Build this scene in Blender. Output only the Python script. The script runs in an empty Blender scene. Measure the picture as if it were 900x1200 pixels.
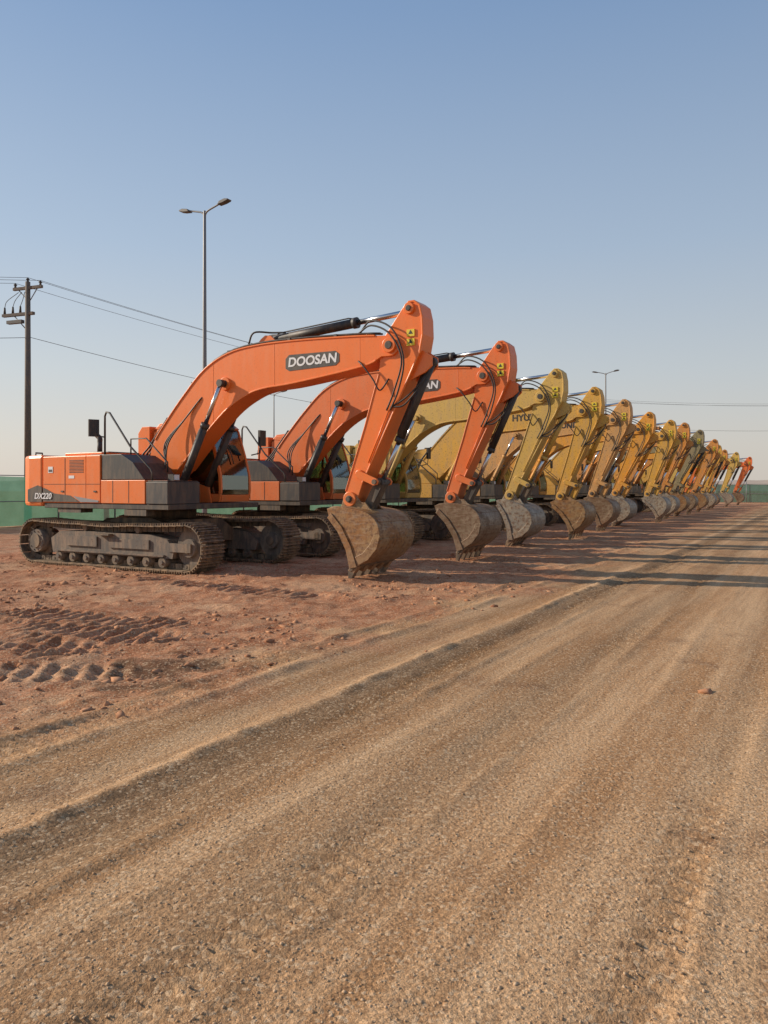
import bpy, math, random
import numpy as np
from mathutils import Vector, Matrix
random.seed(7); np.random.seed(7)
scene = bpy.context.scene
scene.view_settings.view_transform = 'Standard'
scene.view_settings.look = 'None'
scene.view_settings.exposure = 0
scene.view_settings.gamma = 1

# ------------------------------------------------------------------ helpers
def newmat(name):
    m = bpy.data.materials.new(name); m.use_nodes = True
    nt = m.node_tree
    for n in list(nt.nodes): nt.nodes.remove(n)
    out = nt.nodes.new('ShaderNodeOutputMaterial')
    b = nt.nodes.new('ShaderNodeBsdfPrincipled')
    nt.links.new(b.outputs[0], out.inputs[0])
    return m, nt, b
def N(nt, t, **kw):
    n = nt.nodes.new(t)
    for k, v in kw.items(): setattr(n, k, v)
    return n
def noise(nt, vec, scale, detail=4, rough=0.5):
    n = N(nt, 'ShaderNodeTexNoise'); n.inputs['Scale'].default_value = scale
    n.inputs['Detail'].default_value = detail; n.inputs['Roughness'].default_value = rough
    nt.links.new(vec, n.inputs['Vector']); return n.outputs['Fac']
def maprange(nt, v, a, b, c, d, smooth=False):
    n = N(nt, 'ShaderNodeMapRange')
    if smooth: n.interpolation_type = 'SMOOTHSTEP'
    nt.links.new(v, n.inputs[0])
    for i, x in enumerate((a, b, c, d)): n.inputs[i+1].default_value = x
    return n.outputs[0]
def mixc(nt, f, a, b, mode='MIX'):
    n = N(nt, 'ShaderNodeMix', data_type='RGBA', blend_type=mode)
    for s, v in ((0, f), (6, a), (7, b)):
        if isinstance(v, (int, float)): n.inputs[s].default_value = v
        elif isinstance(v, tuple): n.inputs[s].default_value = (*v[:3], 1)
        else: nt.links.new(v, n.inputs[s])
    return n.outputs[2]
def math_(nt, op, a, b=0.0, clamp=False):
    n = N(nt, 'ShaderNodeMath', operation=op); n.use_clamp = clamp
    for s, v in ((0, a), (1, b)):
        if isinstance(v, (int, float)): n.inputs[s].default_value = v
        else: nt.links.new(v, n.inputs[s])
    return n.outputs[0]

DUST = (0.40, 0.27, 0.16)
def paint(name, col, dirt=0.25, rough=0.38, metal=0.0, dustc=DUST, lowdust=0.5, fade=0.15):
    m, nt, b = newmat(name)
    tc = N(nt, 'ShaderNodeTexCoord').outputs['Object']
    mp = N(nt, 'ShaderNodeMapping'); mp.inputs['Scale'].default_value = (5, 5, 1.2)
    nt.links.new(tc, mp.inputs[0])
    n2 = noise(nt, mp.outputs[0], 1.6, 5, .68)
    base = mixc(nt, maprange(nt, n2, .35, .7, fade, 0), tuple(col), tuple(c*.6+.08 for c in col))
    sep = N(nt, 'ShaderNodeSeparateXYZ'); nt.links.new(tc, sep.inputs[0])
    low = maprange(nt, sep.outputs[2], 0.0, 2.2, lowdust, 0.0)
    f = math_(nt, 'ADD', maprange(nt, n2, .42, .66, 0.0, dirt), math_(nt, 'MULTIPLY', low, maprange(nt, n2, .3, .65, .3, 1)), True)
    col1 = mixc(nt, f, base, dustc)
    n3 = noise(nt, tc, 22, 3, .7)
    col2 = mixc(nt, maprange(nt, n3, .58, .67, 0, min(1, dirt*1.5)), col1, (0.09, 0.05, 0.03))
    nt.links.new(col2, b.inputs['Base Color'])
    nt.links.new(maprange(nt, f, 0, 1, rough, .9), b.inputs['Roughness'])
    b.inputs['Metallic'].default_value = metal
    return m
M = {}
M['orange'] = paint('paint_orange', (0.86, 0.19, 0.028), .10, .33, fade=.05)
M['orange2'] = paint('paint_orange_b', (0.80, 0.17, 0.028), .17, .4, fade=.1)
M['yellow1'] = paint('paint_yellow_pale', (0.66, 0.42, 0.085), .42, .5)
M['yellow2'] = paint('paint_yellow_ochre', (0.70, 0.37, 0.04), .5, .55)
M['tan'] = paint('paint_tan', (0.66, 0.33, 0.09), .65, .6)
M['amber'] = paint('paint_amber', (0.78, 0.33, 0.02), .45, .5)
M['amber2'] = paint('paint_amber_worn', (0.66, 0.25, 0.028), .65, .55)
M['drab'] = paint('paint_drab', (0.25, 0.21, 0.10), .55, .6)
M['black'] = paint('paint_black', (0.018, 0.018, 0.020), .20, .5, lowdust=.25)
M['rubber'] = paint('hose_rubber', (0.012, 0.012, 0.013), .10, .55, lowdust=.1)
M['darksteel'] = paint('dark_steel', (0.025, 0.023, 0.022), .3, .6, lowdust=.45)
M['grey'] = paint('paint_grey', (0.035, 0.035, 0.038), .2, .5, lowdust=.12)
M['trackst'] = paint('track_steel', (0.032, 0.027, 0.024), .5, .6, metal=.25, lowdust=.65)
M['frame'] = paint('track_frame_dusty', (0.06, 0.056, 0.052), .5, .7, lowdust=.6, dustc=(.30, .215, .15))
M['chrome'] = paint('cylinder_rod', (0.62, 0.62, 0.63), .08, .16, metal=1, lowdust=0)
M['white'] = paint('decal_white', (0.75, 0.75, 0.75), .08, .5, lowdust=0)
M['decalgrey'] = paint('decal_grey', (0.25, 0.25, 0.26), .1, .5, lowdust=0)
M['decalyellow'] = paint('decal_yellow', (0.78, 0.60, 0.03), .1, .5, lowdust=0)
M['galv'] = paint('galvanised_steel', (0.20, 0.21, 0.22), .15, .5, metal=.3, lowdust=0)
M['wood'] = paint('pole_weathered', (0.12, 0.10, 0.085), .3, .8, lowdust=0)
M['wire'] = paint('aluminium_wire', (0.10, 0.10, 0.105), .1, .6, lowdust=0)
def bucketmat(name, c1, c2, met):
    m, nt, b = newmat(name)
    tc = N(nt, 'ShaderNodeTexCoord').outputs['Object']
    n1 = noise(nt, tc, 2.4, 6, .65); n2 = noise(nt, tc, 13, 4, .7)
    mp = N(nt, 'ShaderNodeMapping'); mp.inputs['Scale'].default_value = (3, 3, 16)
    nt.links.new(tc, mp.inputs[0]); n3 = noise(nt, mp.outputs[0], 1.5, 4, .6)
    c = mixc(nt, maprange(nt, n1, .42, .56, 0, 1), c1, c2)
    c = mixc(nt, maprange(nt, n2, .46, .62, 0, .8), c, (0.13, 0.055, 0.022))
    c = mixc(nt, maprange(nt, n3, .5, .70, 0, .5), c, (0.40, 0.30, 0.21))
    sep = N(nt, 'ShaderNodeSeparateXYZ'); nt.links.new(tc, sep.inputs[0])
    c = mixc(nt, math_(nt, 'MULTIPLY', maprange(nt, sep.outputs[2], 0, .7, .85, 0), maprange(nt, n1, .35, .6, .3, 1)), c, (.27, .15, .085))
    nt.links.new(c, b.inputs['Base Color'])
    nt.links.new(maprange(nt, n1, .3, .7, .65, .42), b.inputs['Roughness'])
    b.inputs['Metallic'].default_value = met
    bp = N(nt, 'ShaderNodeBump'); bp.inputs['Strength'].default_value = .35; bp.inputs['Distance'].default_value = .012
    nt.links.new(n2, bp.inputs['Height']); nt.links.new(bp.outputs[0], b.inputs['Normal'])
    return m
M['bucket_a'] = bucketmat('bucket_rust', (0.28, 0.125, 0.035), (0.33, 0.20, 0.09), .12)
M['bucket_b'] = bucketmat('bucket_grey', (0.26, 0.23, 0.19), (0.38, 0.32, 0.24), .15)
M['bucket_c'] = bucketmat('bucket_brown', (0.17, 0.10, 0.05), (0.27, 0.19, 0.12), .15)
gm = bpy.data.materials.new('cab_glass'); gm.use_nodes = True; nt = gm.node_tree
for n in list(nt.nodes): nt.nodes.remove(n)
out = N(nt, 'ShaderNodeOutputMaterial'); mx = N(nt, 'ShaderNodeMixShader'); tr = N(nt, 'ShaderNodeBsdfTransparent'); gl = N(nt, 'ShaderNodeBsdfGlossy')
tr.inputs[0].default_value = (.62, .78, .69, 1); gl.inputs[0].default_value = (.8, .9, .88, 1); gl.inputs['Roughness'].default_value = .06
fr = N(nt, 'ShaderNodeFresnel'); fr.inputs[0].default_value = 1.5
nt.links.new(maprange(nt, fr.outputs[0], 0, 1, .2, 1), mx.inputs[0]); nt.links.new(tr.outputs[0], mx.inputs[1]); nt.links.new(gl.outputs[0], mx.inputs[2]); nt.links.new(mx.outputs[0], out.inputs[0])
M['glass'] = gm
m, nt, b = newmat('green_shade_net')
tcn = N(nt, 'ShaderNodeTexCoord').outputs['Object']; nn = noise(nt, tcn, 1.2, 4, .6)
cn = mixc(nt, maprange(nt, nn, .3, .7, 0, 1), (0.05, 0.19, 0.12), (0.10, 0.27, 0.185)); nt.links.new(cn, b.inputs['Base Color']); b.inputs['Roughness'].default_value = .8
tl = N(nt, 'ShaderNodeBsdfTranslucent'); nt.links.new(cn, tl.inputs[0]); mxn = N(nt, 'ShaderNodeMixShader'); mxn.inputs[0].default_value = .5
tp = N(nt, 'ShaderNodeBsdfTransparent'); mxt = N(nt, 'ShaderNodeMixShader'); mxt.inputs[0].default_value = .18
o_ = [n for n in nt.nodes if n.type == 'OUTPUT_MATERIAL'][0]; nt.links.new(b.outputs[0], mxn.inputs[1]); nt.links.new(tl.outputs[0], mxn.inputs[2])
nt.links.new(mxn.outputs[0], mxt.inputs[1]); nt.links.new(tp.outputs[0], mxt.inputs[2]); nt.links.new(mxt.outputs[0], o_.inputs[0])
M['net'] = m

class MB:
    def __init__(s): s.v = []; s.f = []; s.m = []; s.sm = []; s.mats = []
    def mi(s, mat):
        if mat not in s.mats: s.mats.append(mat)
        return s.mats.index(mat)
    def add(s, vs, fs, mat, smooth=False):
        o = len(s.v); s.v += [tuple(p) for p in vs]; k = s.mi(mat)
        for i, f in enumerate(fs):
            s.f.append(tuple(a+o for a in f)); s.m.append(k)
            s.sm.append(smooth[i] if isinstance(smooth, list) else smooth)
    def prism(s, pts, a0, a1, mat, axis='y', smooth=False):
        n = len(pts)
        if axis == 'y': lo = [(p[0], a0, p[1]) for p in pts]; hi = [(p[0], a1, p[1]) for p in pts]
        elif axis == 'z': lo = [(p[0], p[1], a0) for p in pts]; hi = [(p[0], p[1], a1) for p in pts]
        else: lo = [(a0, p[0], p[1]) for p in pts]; hi = [(a1, p[0], p[1]) for p in pts]
        fs = [tuple(range(n))[::-1], tuple(range(n, 2*n))] + [(i, (i+1) % n, n+(i+1) % n, n+i) for i in range(n)]
        s.add(lo+hi, fs, mat, [False, False]+[smooth]*n)
    def box(s, x0, x1, y0, y1, z0, z1, mat): s.prism([(x0, z0), (x1, z0), (x1, z1), (x0, z1)], y0, y1, mat)
    def obox(s, mtx, sx, sy, sz, mat):
        vs = [mtx @ Vector((a*sx, b*sy, c*sz)) for c in (-1, 1) for b in (-1, 1) for a in (-1, 1)]
        s.add(vs, [(0, 2, 3, 1), (4, 5, 7, 6), (0, 1, 5, 4), (2, 6, 7, 3), (0, 4, 6, 2), (1, 3, 7, 5)], mat)
    def hexa(s, A, B, mat):
        s.add(list(A)+list(B), [(0, 1, 2, 3), (4, 7, 6, 5), (0, 4, 5, 1), (1, 5, 6, 2), (2, 6, 7, 3), (3, 7, 4, 0)], mat)
    def cyl(s, p1, p2, r1, mat, r2=None, seg=16):
        r2 = r1 if r2 is None else r2; p1 = Vector(p1); p2 = Vector(p2); d = (p2-p1).normalized()
        a = d.orthogonal().normalized(); b = d.cross(a); vs = []
        for p, r in ((p1, r1), (p2, r2)):
            for i in range(seg):
                t = 2*math.pi*i/seg; vs.append(p + (a*math.cos(t)+b*math.sin(t))*r)
        fs = [tuple(range(seg))[::-1], tuple(range(seg, 2*seg))] + [(i, (i+1) % seg, seg+(i+1) % seg, seg+i) for i in range(seg)]
        s.add(vs, fs, mat, [False, False]+[True]*seg)
    def tube(s, pts, r, mat, seg=8):
        pts = [Vector(p) for p in pts]; n = len(pts); vs = []; up = None
        for i, p in enumerate(pts):
            d = (pts[min(i+1, n-1)]-pts[max(i-1, 0)]).normalized()
            if up is None: up = d.orthogonal().normalized()
            up = (up - d*up.dot(d)).normalized(); b = d.cross(up)
            for j in range(seg):
                t = 2*math.pi*j/seg; vs.append(p+(up*math.cos(t)+b*math.sin(t))*r)
        fs = [(i*seg+j, i*seg+(j+1) % seg, (i+1)*seg+(j+1) % seg, (i+1)*seg+j) for i in range(n-1) for j in range(seg)]
        fs += [tuple(range(seg))[::-1], tuple(range((n-1)*seg, n*seg))]
        s.add(vs, fs, mat, True)
    def mesh(s, name):
        me = bpy.data.meshes.new(name); me.from_pydata(s.v, [], s.f)
        for k in s.mats: me.materials.append(M[k] if isinstance(k, str) else k)
        me.polygons.foreach_set('material_index', s.m); me.polygons.foreach_set('use_smooth', s.sm)
        import bmesh
        bm = bmesh.new(); bm.from_mesh(me); bmesh.ops.recalc_face_normals(bm, faces=bm.faces); bm.to_mesh(me); bm.free()
        me.update(); return me
def addobj(name, me, parent=None, bevel=0, loc=None):
    o = bpy.data.objects.new(name, me); scene.collection.objects.link(o)
    if parent: o.parent = parent
    if loc is not None: o.location = loc
    if bevel:
        md = o.modifiers.new('bevel', 'BEVEL'); md.width = bevel; md.segments = 2; md.limit_method = 'ANGLE'; md.angle_limit = math.radians(35)
    return o
def empty(name, loc, rotz=0, sc=1):
    e = bpy.data.objects.new(name, None); scene.collection.objects.link(e)
    e.location = loc; e.rotation_euler = (0, 0, rotz); e.scale = (sc,)*3; return e
def cat(pts, n=5):
    P = [Vector(p) for p in pts]; P = [P[0]*2-P[1]] + P + [P[-1]*2-P[-2]]; out = []
    for i in range(1, len(P)-2):
        for j in range(n):
            t = j/n; a, b, c, d = P[i-1:i+3]
            out.append(0.5*((2*b)+(c-a)*t+(2*a-5*b+4*c-d)*t*t+(3*b-a-3*c+d)*t**3))
    out.append(P[-2]); return [tuple(p) for p in out]
def rot2(p, c, a):
    x, z = p[0]-c[0], p[1]-c[1]; return (c[0]+x*math.cos(a)-z*math.sin(a), c[1]+x*math.sin(a)+z*math.cos(a))
def text_mesh(txt, size, mat, shear=0.0, bold=0.006, xs=1.0):
    cu = bpy.data.curves.new('lettering', 'FONT'); cu.body = txt; cu.size = size; cu.shear = shear; cu.offset = bold
    cu.extrude = 0.0015; cu.align_x = 'CENTER'; cu.align_y = 'CENTER'
    o = bpy.data.objects.new('tmp', cu); scene.collection.objects.link(o)
    bpy.context.view_layer.update()
    me = bpy.data.meshes.new_from_object(o.evaluated_get(bpy.context.evaluated_depsgraph_get()))
    bpy.data.objects.remove(o); me.materials.clear(); me.materials.append(M[mat])
    for v in me.vertices: v.co.x *= xs
    return me

# ------------------------------------------------------------------ excavator
def undercarriage_mesh():
    b = MB()
    cf, cr, r = 2.05, -2.26, .41; zc = .48
    L1 = cf-cr; per = 2*L1+2*math.pi*r; n = 60
    for side in (-1, 1):
        yc = side*1.2
        for i in range(n):
            d = (i+.5)/n*per
            if d < L1: x = cf-d; z = zc+r - .05*math.sin(math.pi*d/L1)**2 - .018*abs(math.sin(3*math.pi*d/L1)); T = Vector((-1, 0, 0)); Nn = Vector((0, 0, 1))
            elif d < L1+math.pi*r:
                t = math.pi/2+(d-L1)/r; x = cr+r*math.cos(t); z = zc+r*math.sin(t); Nn = Vector((math.cos(t), 0, math.sin(t))); T = Vector((-math.sin(t), 0, math.cos(t)))
            elif d < 2*L1+math.pi*r: x = cr+(d-L1-math.pi*r); z = zc-r; Nn = Vector((0, 0, -1)); T = Vector((1, 0, 0))
            else:
                t = -math.pi/2+(d-2*L1-math.pi*r)/r; x = cf+r*math.cos(t); z = zc+r*math.sin(t); Nn = Vector((math.cos(t), 0, math.sin(t))); T = Vector((-math.sin(t), 0, math.cos(t)))
            Y = Vector((0, 1, 0)); C = Vector((x, yc, z))
            def mt(off): 
                c = C+off; return Matrix(((T.x, Y.x, Nn.x, c.x), (T.y, Y.y, Nn.y, c.y), (T.z, Y.z, Nn.z, c.z), (0, 0, 0, 1)))
            b.obox(mt(Nn*.012), .088, .30, .012, 'trackst')
            for q in (-.065, 0, .065): b.obox(mt(Nn*.04+T*q), .009, .298, .018, 'trackst')
            for yy in (-.1, .1): b.obox(mt(Nn*-.055+Y*yy), .082, .022, .05, 'darksteel')
            b.cyl(C+Nn*-.055-Y*.13, C+Nn*-.055+Y*.13, .03, 'darksteel', seg=6)
        y0, y1 = yc-.21, yc+.21
        b.prism([(-1.72, .26), (-1.78, .55), (-1.5, .70), (-.6, .72), (1.1, .70), (1.55, .62), (1.72, .42), (1.68, .27)], y0, y1, 'frame')
        yo = yc+side*.215
        b.box(-1.25, -.35, min(yo, yo+side*.03), max(yo, yo+side*.03), .42, .62, 'frame')
        b.box(.0, 1.1, min(yo, yo+side*.03), max(yo, yo+side*.03), .42, .60, 'frame')
        b.box(-1.6, 1.5, min(yo, yo+side*.05), max(yo, yo+side*.05), .30, .335, 'frame')
        for i in range(8):
            x = -1.5+i*.42
            b.cyl((x, yc-.24, .19), (x, yc+.24, .19), .095, 'darksteel', seg=14); b.cyl((x, yc-.27, .19), (x, yc+.27, .19), .04, 'frame', seg=8)
        for x in (-.75, .75):
            b.cyl((x, yc-.2, .78), (x, yc+.2, .78), .065, 'darksteel', seg=12)
        b.cyl((cf, yc-.1, zc), (cf, yc+.1, zc), .35, 'frame', seg=28); b.cyl((cf, yc-.18, zc), (cf, yc+.18, zc), .17, 'frame', seg=20); b.cyl((cf, yc-.23, zc), (cf, yc+.23, zc), .09, 'darksteel', seg=14)
        b.box(1.6, 2.15, min(yc+side*.19, yc+side*.23), max(yc+side*.19, yc+side*.23), .40, .56, 'frame')
        g = []
        for i in range(42):
            t = 2*math.pi*i/42; rr = .375 if i % 2 else .32; g.append((cr+rr*math.cos(t), zc+rr*math.sin(t)))
        b.prism(g, yc-.04, yc+.04, 'darksteel')
        b.cyl((cr, yc-.22, zc), (cr, yc+.22, zc), .24, 'frame', seg=24); b.cyl((cr, yc-.25, zc), (cr, yc+.25, zc), .15, 'darksteel', seg=20)
        for i in range(10):
            t = 2*math.pi*i/10; b.cyl((cr+.2*math.cos(t), yc-.235, zc+.2*math.sin(t)), (cr+.2*math.cos(t), yc+.235, zc+.2*math.sin(t)), .016, 'darksteel', seg=6)
        b.box(-.3, .1, min(yc+side*.22, yc+side*.34), max(yc+side*.22, yc+side*.34), .66, .69, 'darksteel')
    b.prism([(-.95, .5), (-1.0, .85), (-.5, .98), (.5, .98), (1.0, .85), (.95, .5)], -.8, .8, 'darksteel')
    for x in (-.8, .8): b.prism([(-1.0, .45), (-.6, .5), (.6, .5), (1.0, .45), (1.0, .72), (.6, .95), (-.6, .95), (-1.0, .72)], x-.25, x+.25, 'darksteel', axis='x')
    b.cyl((0, 0, .96), (0, 0, 1.17), .68, 'darksteel', seg=40)
    return b.mesh('undercarriage')
UC = undercarriage_mesh()
def excavator(k, body, txt, da, bucket, sc=1.0, model=None, lat=0.0, near=True, W=.60, dk=0.0, barrel='black', hood='black'):
    R = Vector((.5, .866, 0)); F = Vector((.866, -.5, 0))
    root = empty('excavator', Vector((-4.675, 16.3, 0)) + R*k + F*lat, math.radians(-30), sc)
    addobj('undercarriage', UC, root)
    b = MB()
    b.box(-2.1, 1.5, -1.33, 1.30, 1.17, 1.275, 'black')
    b.box(-2.12, -.78, -1.35, 1.35, 1.28, 2.24, body)
    b.box(-.775, -.36, -1.35, -.42, 1.28, 2.24, body)
    b.box(-.335, .90, -1.35, -.42, 1.28, 1.74, body)
    b.prism([(-.335, 1.75), (.86, 1.75), (.55, 2.08), (.22, 2.25), (-.335, 2.25)], -1.33, -.44, hood)
    b.box(.93, 1.50, -1.35, -.5, 1.28, 1.70, 'grey')
    b.box(.95, 1.48, -1.33, -.52, 1.703, 1.725, 'black')
    b.box(-2.0, -.85, -.9, 1.1, 2.245, 2.33, body)
    b.box(-1.6, -1.0, -.6, .25, 2.335, 2.36, 'black')
    b.box(-.77, -.36, -1.25, -.5, 2.245, 2.265, 'black')
    b.prism([(-1.10, 2.335), (-.74, 2.335), (-.74, 2.94), (-.98, 2.94), (-1.10, 2.80)], .30, 1.08, body)
    addobj('house', b.mesh('house'), root, .022)
    b = MB()
    cw = [(-2.135, -1.36), (-2.6, -1.34), (-2.90, -1.22), (-3.06, -.98), (-3.14, -.5), (-3.16, 0), (-3.14, .5), (-3.06, .98), (-2.90, 1.22), (-2.6, 1.34), (-2.135, 1.36)]
    b.prism(cw, 1.2, 2.28, body, axis='z')
    addobj('counterweight', b.mesh('counterweight'), root, .06)
    b = MB()
    y = -1.352
    b.box(-1.426, -1.414, y-.003, y+.01, 1.32, 2.2, 'black')
    b.box(-2.1, -.36, y-.003, y+.01, 1.66, 1.668, 'black')
    for i in range(9): b.box(-1.28, -.85, y-.004, y+.01, 1.90+i*.03, 1.912+i*.03, 'black')
    for x in (-1.5, -.5): b.box(x-.04, x+.04, y-.012, y+.01, 1.5, 1.53, 'black')
    b.box(.0, .012, -1.354, -1.34, 1.3, 1.73, 'black')
    b.box(.45, .462, -1.354, -1.34, 1.3, 1.73, 'black')
    b.prism([(-2.60, 1.29), (-2.14, 1.29), (-2.14, 1.60), (-2.28, 1.64), (-2.60, 1.55)], -1.372, -1.345, 'black')
    b.prism([(-2.11, 1.30), (-.95, 1.30), (-1.25, 1.43), (-1.75, 1.47), (-2.0, 1.56), (-2.11, 1.59)], -1.362, -1.345, 'black')
    b.prism([(-.93, 1.30), (-.40, 1.30), (-.40, 1.335), (-1.16, 1.42)], -1.360, -1.345, 'decalgrey')
    b.box(-1.3, -1.13, -1.356, -1.345, 1.78, 1.84, 'white'); b.box(-1.95, -1.8, -1.358, -1.345, 1.9, 2.03, 'white')
    b.box(-1.93, -1.82, -1.361, -1.3585, 1.92, 1.97, 'black')
    b.box(1.2, 1.35, -1.05, -.9, 1.73, 1.85, 'black'); b.box(1.351, 1.36, -1.04, -.91, 1.74, 1.84, 'white')
    b.cyl((-1.45, -.45, 2.3), (-1.45, -.45, 2.62), .055, 'darksteel'); b.tube(cat([(-1.45, -.45, 2.58), (-1.45, -.45, 2.66), (-1.53, -.45, 2.72)], 4), .055, 'darksteel', 12)
    b.cyl((-1.35, .75, 2.3), (-1.35, .75, 2.5), .05, 'black'); b.cyl((-1.35, .75, 2.5), (-1.35, .75, 2.62), .12, 'black', .1)
    for yy in (-1.1, -.2, .8): b.tube([(-2.6, yy-.08, 2.27), (-2.6, yy-.08, 2.34), (-2.6, yy+.08, 2.34), (-2.6, yy+.08, 2.27)], .018, 'black', 6)
    hr = .02
    b.tube([(-.30, -1.28, 2.25), (-.30, -1.28, 3.02), (-.26, -1.28, 3.10), (-.16, -1.28, 3.08), (.42, -1.28, 2.40), (.98, -1.28, 1.95), (1.02, -1.28, 1.88), (1.02, -1.28, 1.72)], hr, 'black', 8)
    b.tube([(-.30, -.62, 2.25), (-.30, -.62, 2.6), (.15, -.62, 2.6), (.75, -.62, 2.1), (.75, -.62, 1.9)], .016, 'black', 8)
    b.tube([(-.30, -1.28, 2.6), (-.38, -1.36, 2.62), (-.44, -1.40, 2.78)], .014, 'black', 6)
    b.obox(Matrix.Translation((-.46, -1.42, 2.78)) @ Matrix.Rotation(math.radians(-25), 4, 'Z'), .03, .10, .17, 'black')
    b.tube([(1.3, 1.3, 2.3), (1.42, 1.45, 2.35), (1.42, 1.5, 2.6)], .014, 'black', 6)
    b.obox(Matrix.Translation((1.42, 1.52, 2.68)), .03, .1, .17, 'black')
    b.box(.3, .9, -1.32, -1.1, 1.05, 1.165, 'darksteel'); b.box(-1.7, -1.0, -1.30, -1.0, 1.08, 1.165, 'darksteel')
    for yy in (-.34, .30): b.prism([(-.35, 1.28), (1.05, 1.28), (.98, 1.6), (.35, 1.75), (.22, 2.1), (-.1, 2.15), (-.3, 1.8)], yy, yy+.045, body)
    b.cyl((-.55, 0, 1.28), (-.55, 0, 1.95), .17, 'grey'); b.box(-.75, -.38, -.3, .25, 1.28, 1.6, 'darksteel')
    for i in range(5):
        yy = -.22+i*.1
        b.tube(cat([(-.5, yy, 1.7), (-.45, yy, 2.2), (-.25, yy*.8, 2.45), (.0, yy*.7, 2.75), (.25, yy*.6, 3.05)], 5), .02, 'rubber', 7)
    if near:
        for i in range(3):
            yy = -.46-.05*i
            b.tube(cat([(.25+.1*i, yy, 1.5), (.55+.05*i, yy-.03, 2.0), (.45+.1*i, yy+.06, 2.5), (.9, -.28, 3.0), (1.25, -.25, 3.35), (1.33, -.21, 3.42)], 6), .015, 'rubber', 7)
    addobj('house_fittings', b.mesh('house_fittings'), root)
    # --- cab
    b = MB()
    def wall(ya, yb, inner):
        b.prism([(-.70, 1.29), (1.22, 1.29), (1.27, 1.46), (.50, 1.46), (.42, 1.74), (.40, 1.76), (-.71, 1.76)], ya, yb, body)
        b.prism([(-.71, 1.763), (-.35, 1.763), (-.22, 2.2), (-.22, 2.80), (-.57, 2.86), (-.68, 2.80), (-.72, 2.1)], ya, yb, body)
        b.prism([(-.215, 2.80), (.74, 2.82), (.95, 2.84), (.78, 2.96), (.1, 3.0), (-.55, 2.95), (-.57, 2.865)], ya, yb, body)
        b.prism([(.30, 1.763), (.37, 1.763), (.37, 2.81), (.30, 2.808)], ya, yb, body if not inner else 'black')
        b.prism([(1.20, 1.462), (1.272, 1.462), (1.282, 1.55), (1.27, 1.85), (1.14, 2.3), (.95, 2.838), (.87, 2.828), (1.07, 2.28), (1.195, 1.85), (1.208, 1.55)], ya, yb, body)
    wall(.36, .41, True); wall(1.27, 1.32, False)
    b.prism([(-.72, 2.0), (-.66, 2.0), (-.62, 2.8), (-.68, 2.8)], .413, .6, body)
    b.prism([(-.72, 2.0), (-.66, 2.0), (-.62, 2.8), (-.68, 2.8)], 1.1, 1.267, body)
    b.prism([(-.72, 1.29), (-.64, 1.29), (-.65, 1.997), (-.72, 1.997)], .413, 1.267, body)
    b.prism([(-.68, 2.86), (.86, 2.90), (.95, 2.84), (1.0, 2.87), (.80, 3.0), (.1, 3.05), (-.56, 3.0), (-.70, 2.88)], .413, 1.267, body)
    b.prism([(1.18, 1.29), (1.24, 1.29), (1.27, 1.44), (1.22, 1.44)], .413, 1.267, body)
    b.box(-.35, .5, .55, 1.1, 3.035, 3.075, 'black')
    addobj('cab', b.mesh('cab'), root, .012)
    b = MB()
    for ya in (.385, 1.295):
        b.prism([(-.34, 1.77), (.29, 1.77), (.29, 2.80), (-.21, 2.79), (-.21, 2.2)], ya-.003, ya+.003, 'glass')
        b.prism([(.38, 1.77), (.43, 1.76), (.51, 1.47), (1.195, 1.47), (1.2, 1.55), (1.185, 1.85), (1.06, 2.28), (.87, 2.82), (.38, 2.81)], ya-.003, ya+.003, 'glass')
    b.prism([(.93, 2.83), (.925, 2.825), (1.115, 2.3), (1.24, 1.85), (1.25, 1.55), (1.245, 1.45), (1.251, 1.45), (1.257, 1.55), (1.248, 1.85), (1.122, 2.3)], .415, 1.265, 'glass')
    addobj('cab_glass', b.mesh('cab_glass'), root)
    b = MB()
    b.box(-.35, .2, .58, 1.08, 1.55, 1.75, 'black'); b.prism([(-.45, 1.72), (-.28, 1.72), (-.35, 2.45), (-.5, 2.45)], .6, 1.06, 'black')
    b.prism([(-.52, 2.47), (-.42, 2.47), (-.44, 2.65), (-.53, 2.65)], .7, .96, 'black')
    b.box(-.25, .4, .43, .55, 1.6, 1.85, 'black'); b.box(-.25, .4, 1.12, 1.24, 1.6, 1.85, 'black')
    b.tube([(.3, .49, 1.85), (.36, .49, 2.05)], .02, 'black'); b.tube([(.3, 1.18, 1.85), (.36, 1.18, 2.05)], .02, 'black')
    b.box(.95, 1.1, .45, .58, 1.75, 2.1, 'black'); b.box(-.6, 1.15, .42, 1.26, 1.30, 1.34, 'black')
    b.tube([(.98, .7, 2.75), (1.17, .8, 2.3), (1.22, .82, 2.1)], .012, 'black', 6)
    addobj('cab_interior', b.mesh('cab_interior'), root)
    # --- boom / arm / bucket with pose
    foot = (.05, 1.95); pin = (5.66, 4.02); bp = (4.82, 1.36); tip = (5.0, -.03)
    def total(p, db): return rot2(rot2(p, pin, da), foot, db)
    lo, hi = -.3, .3
    for _ in range(40):
        md = (lo+hi)/2
        if total(rot2(tip, bp, dk), md)[1] > 0.0: hi = md
        else: lo = md
    db = (lo+hi)/2
    tb = lambda p: rot2(p, foot, db)
    ta = lambda p: total(p, db)
    tk = lambda p: total(rot2(p, bp, dk), db)
    def t3(f, p): q = f((p[0], p[2])); return (q[0], p[1], q[1])
    top = cat([(-.20, 2.05), (-.06, 2.5), (.34, 2.98), (.82, 3.47), (1.38, 3.95), (2.0, 4.22), (2.71, 4.31), (3.7, 4.31), (5.0, 4.25), (5.55, 4.20)], 5)
    bot = cat([(5.50, 3.84), (5.1, 3.70), (3.62, 3.52), (2.9, 3.47), (2.45, 3.36), (1.89, 3.06), (1.15, 2.42), (.55, 1.86), (.24, 1.76)], 5)
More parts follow.
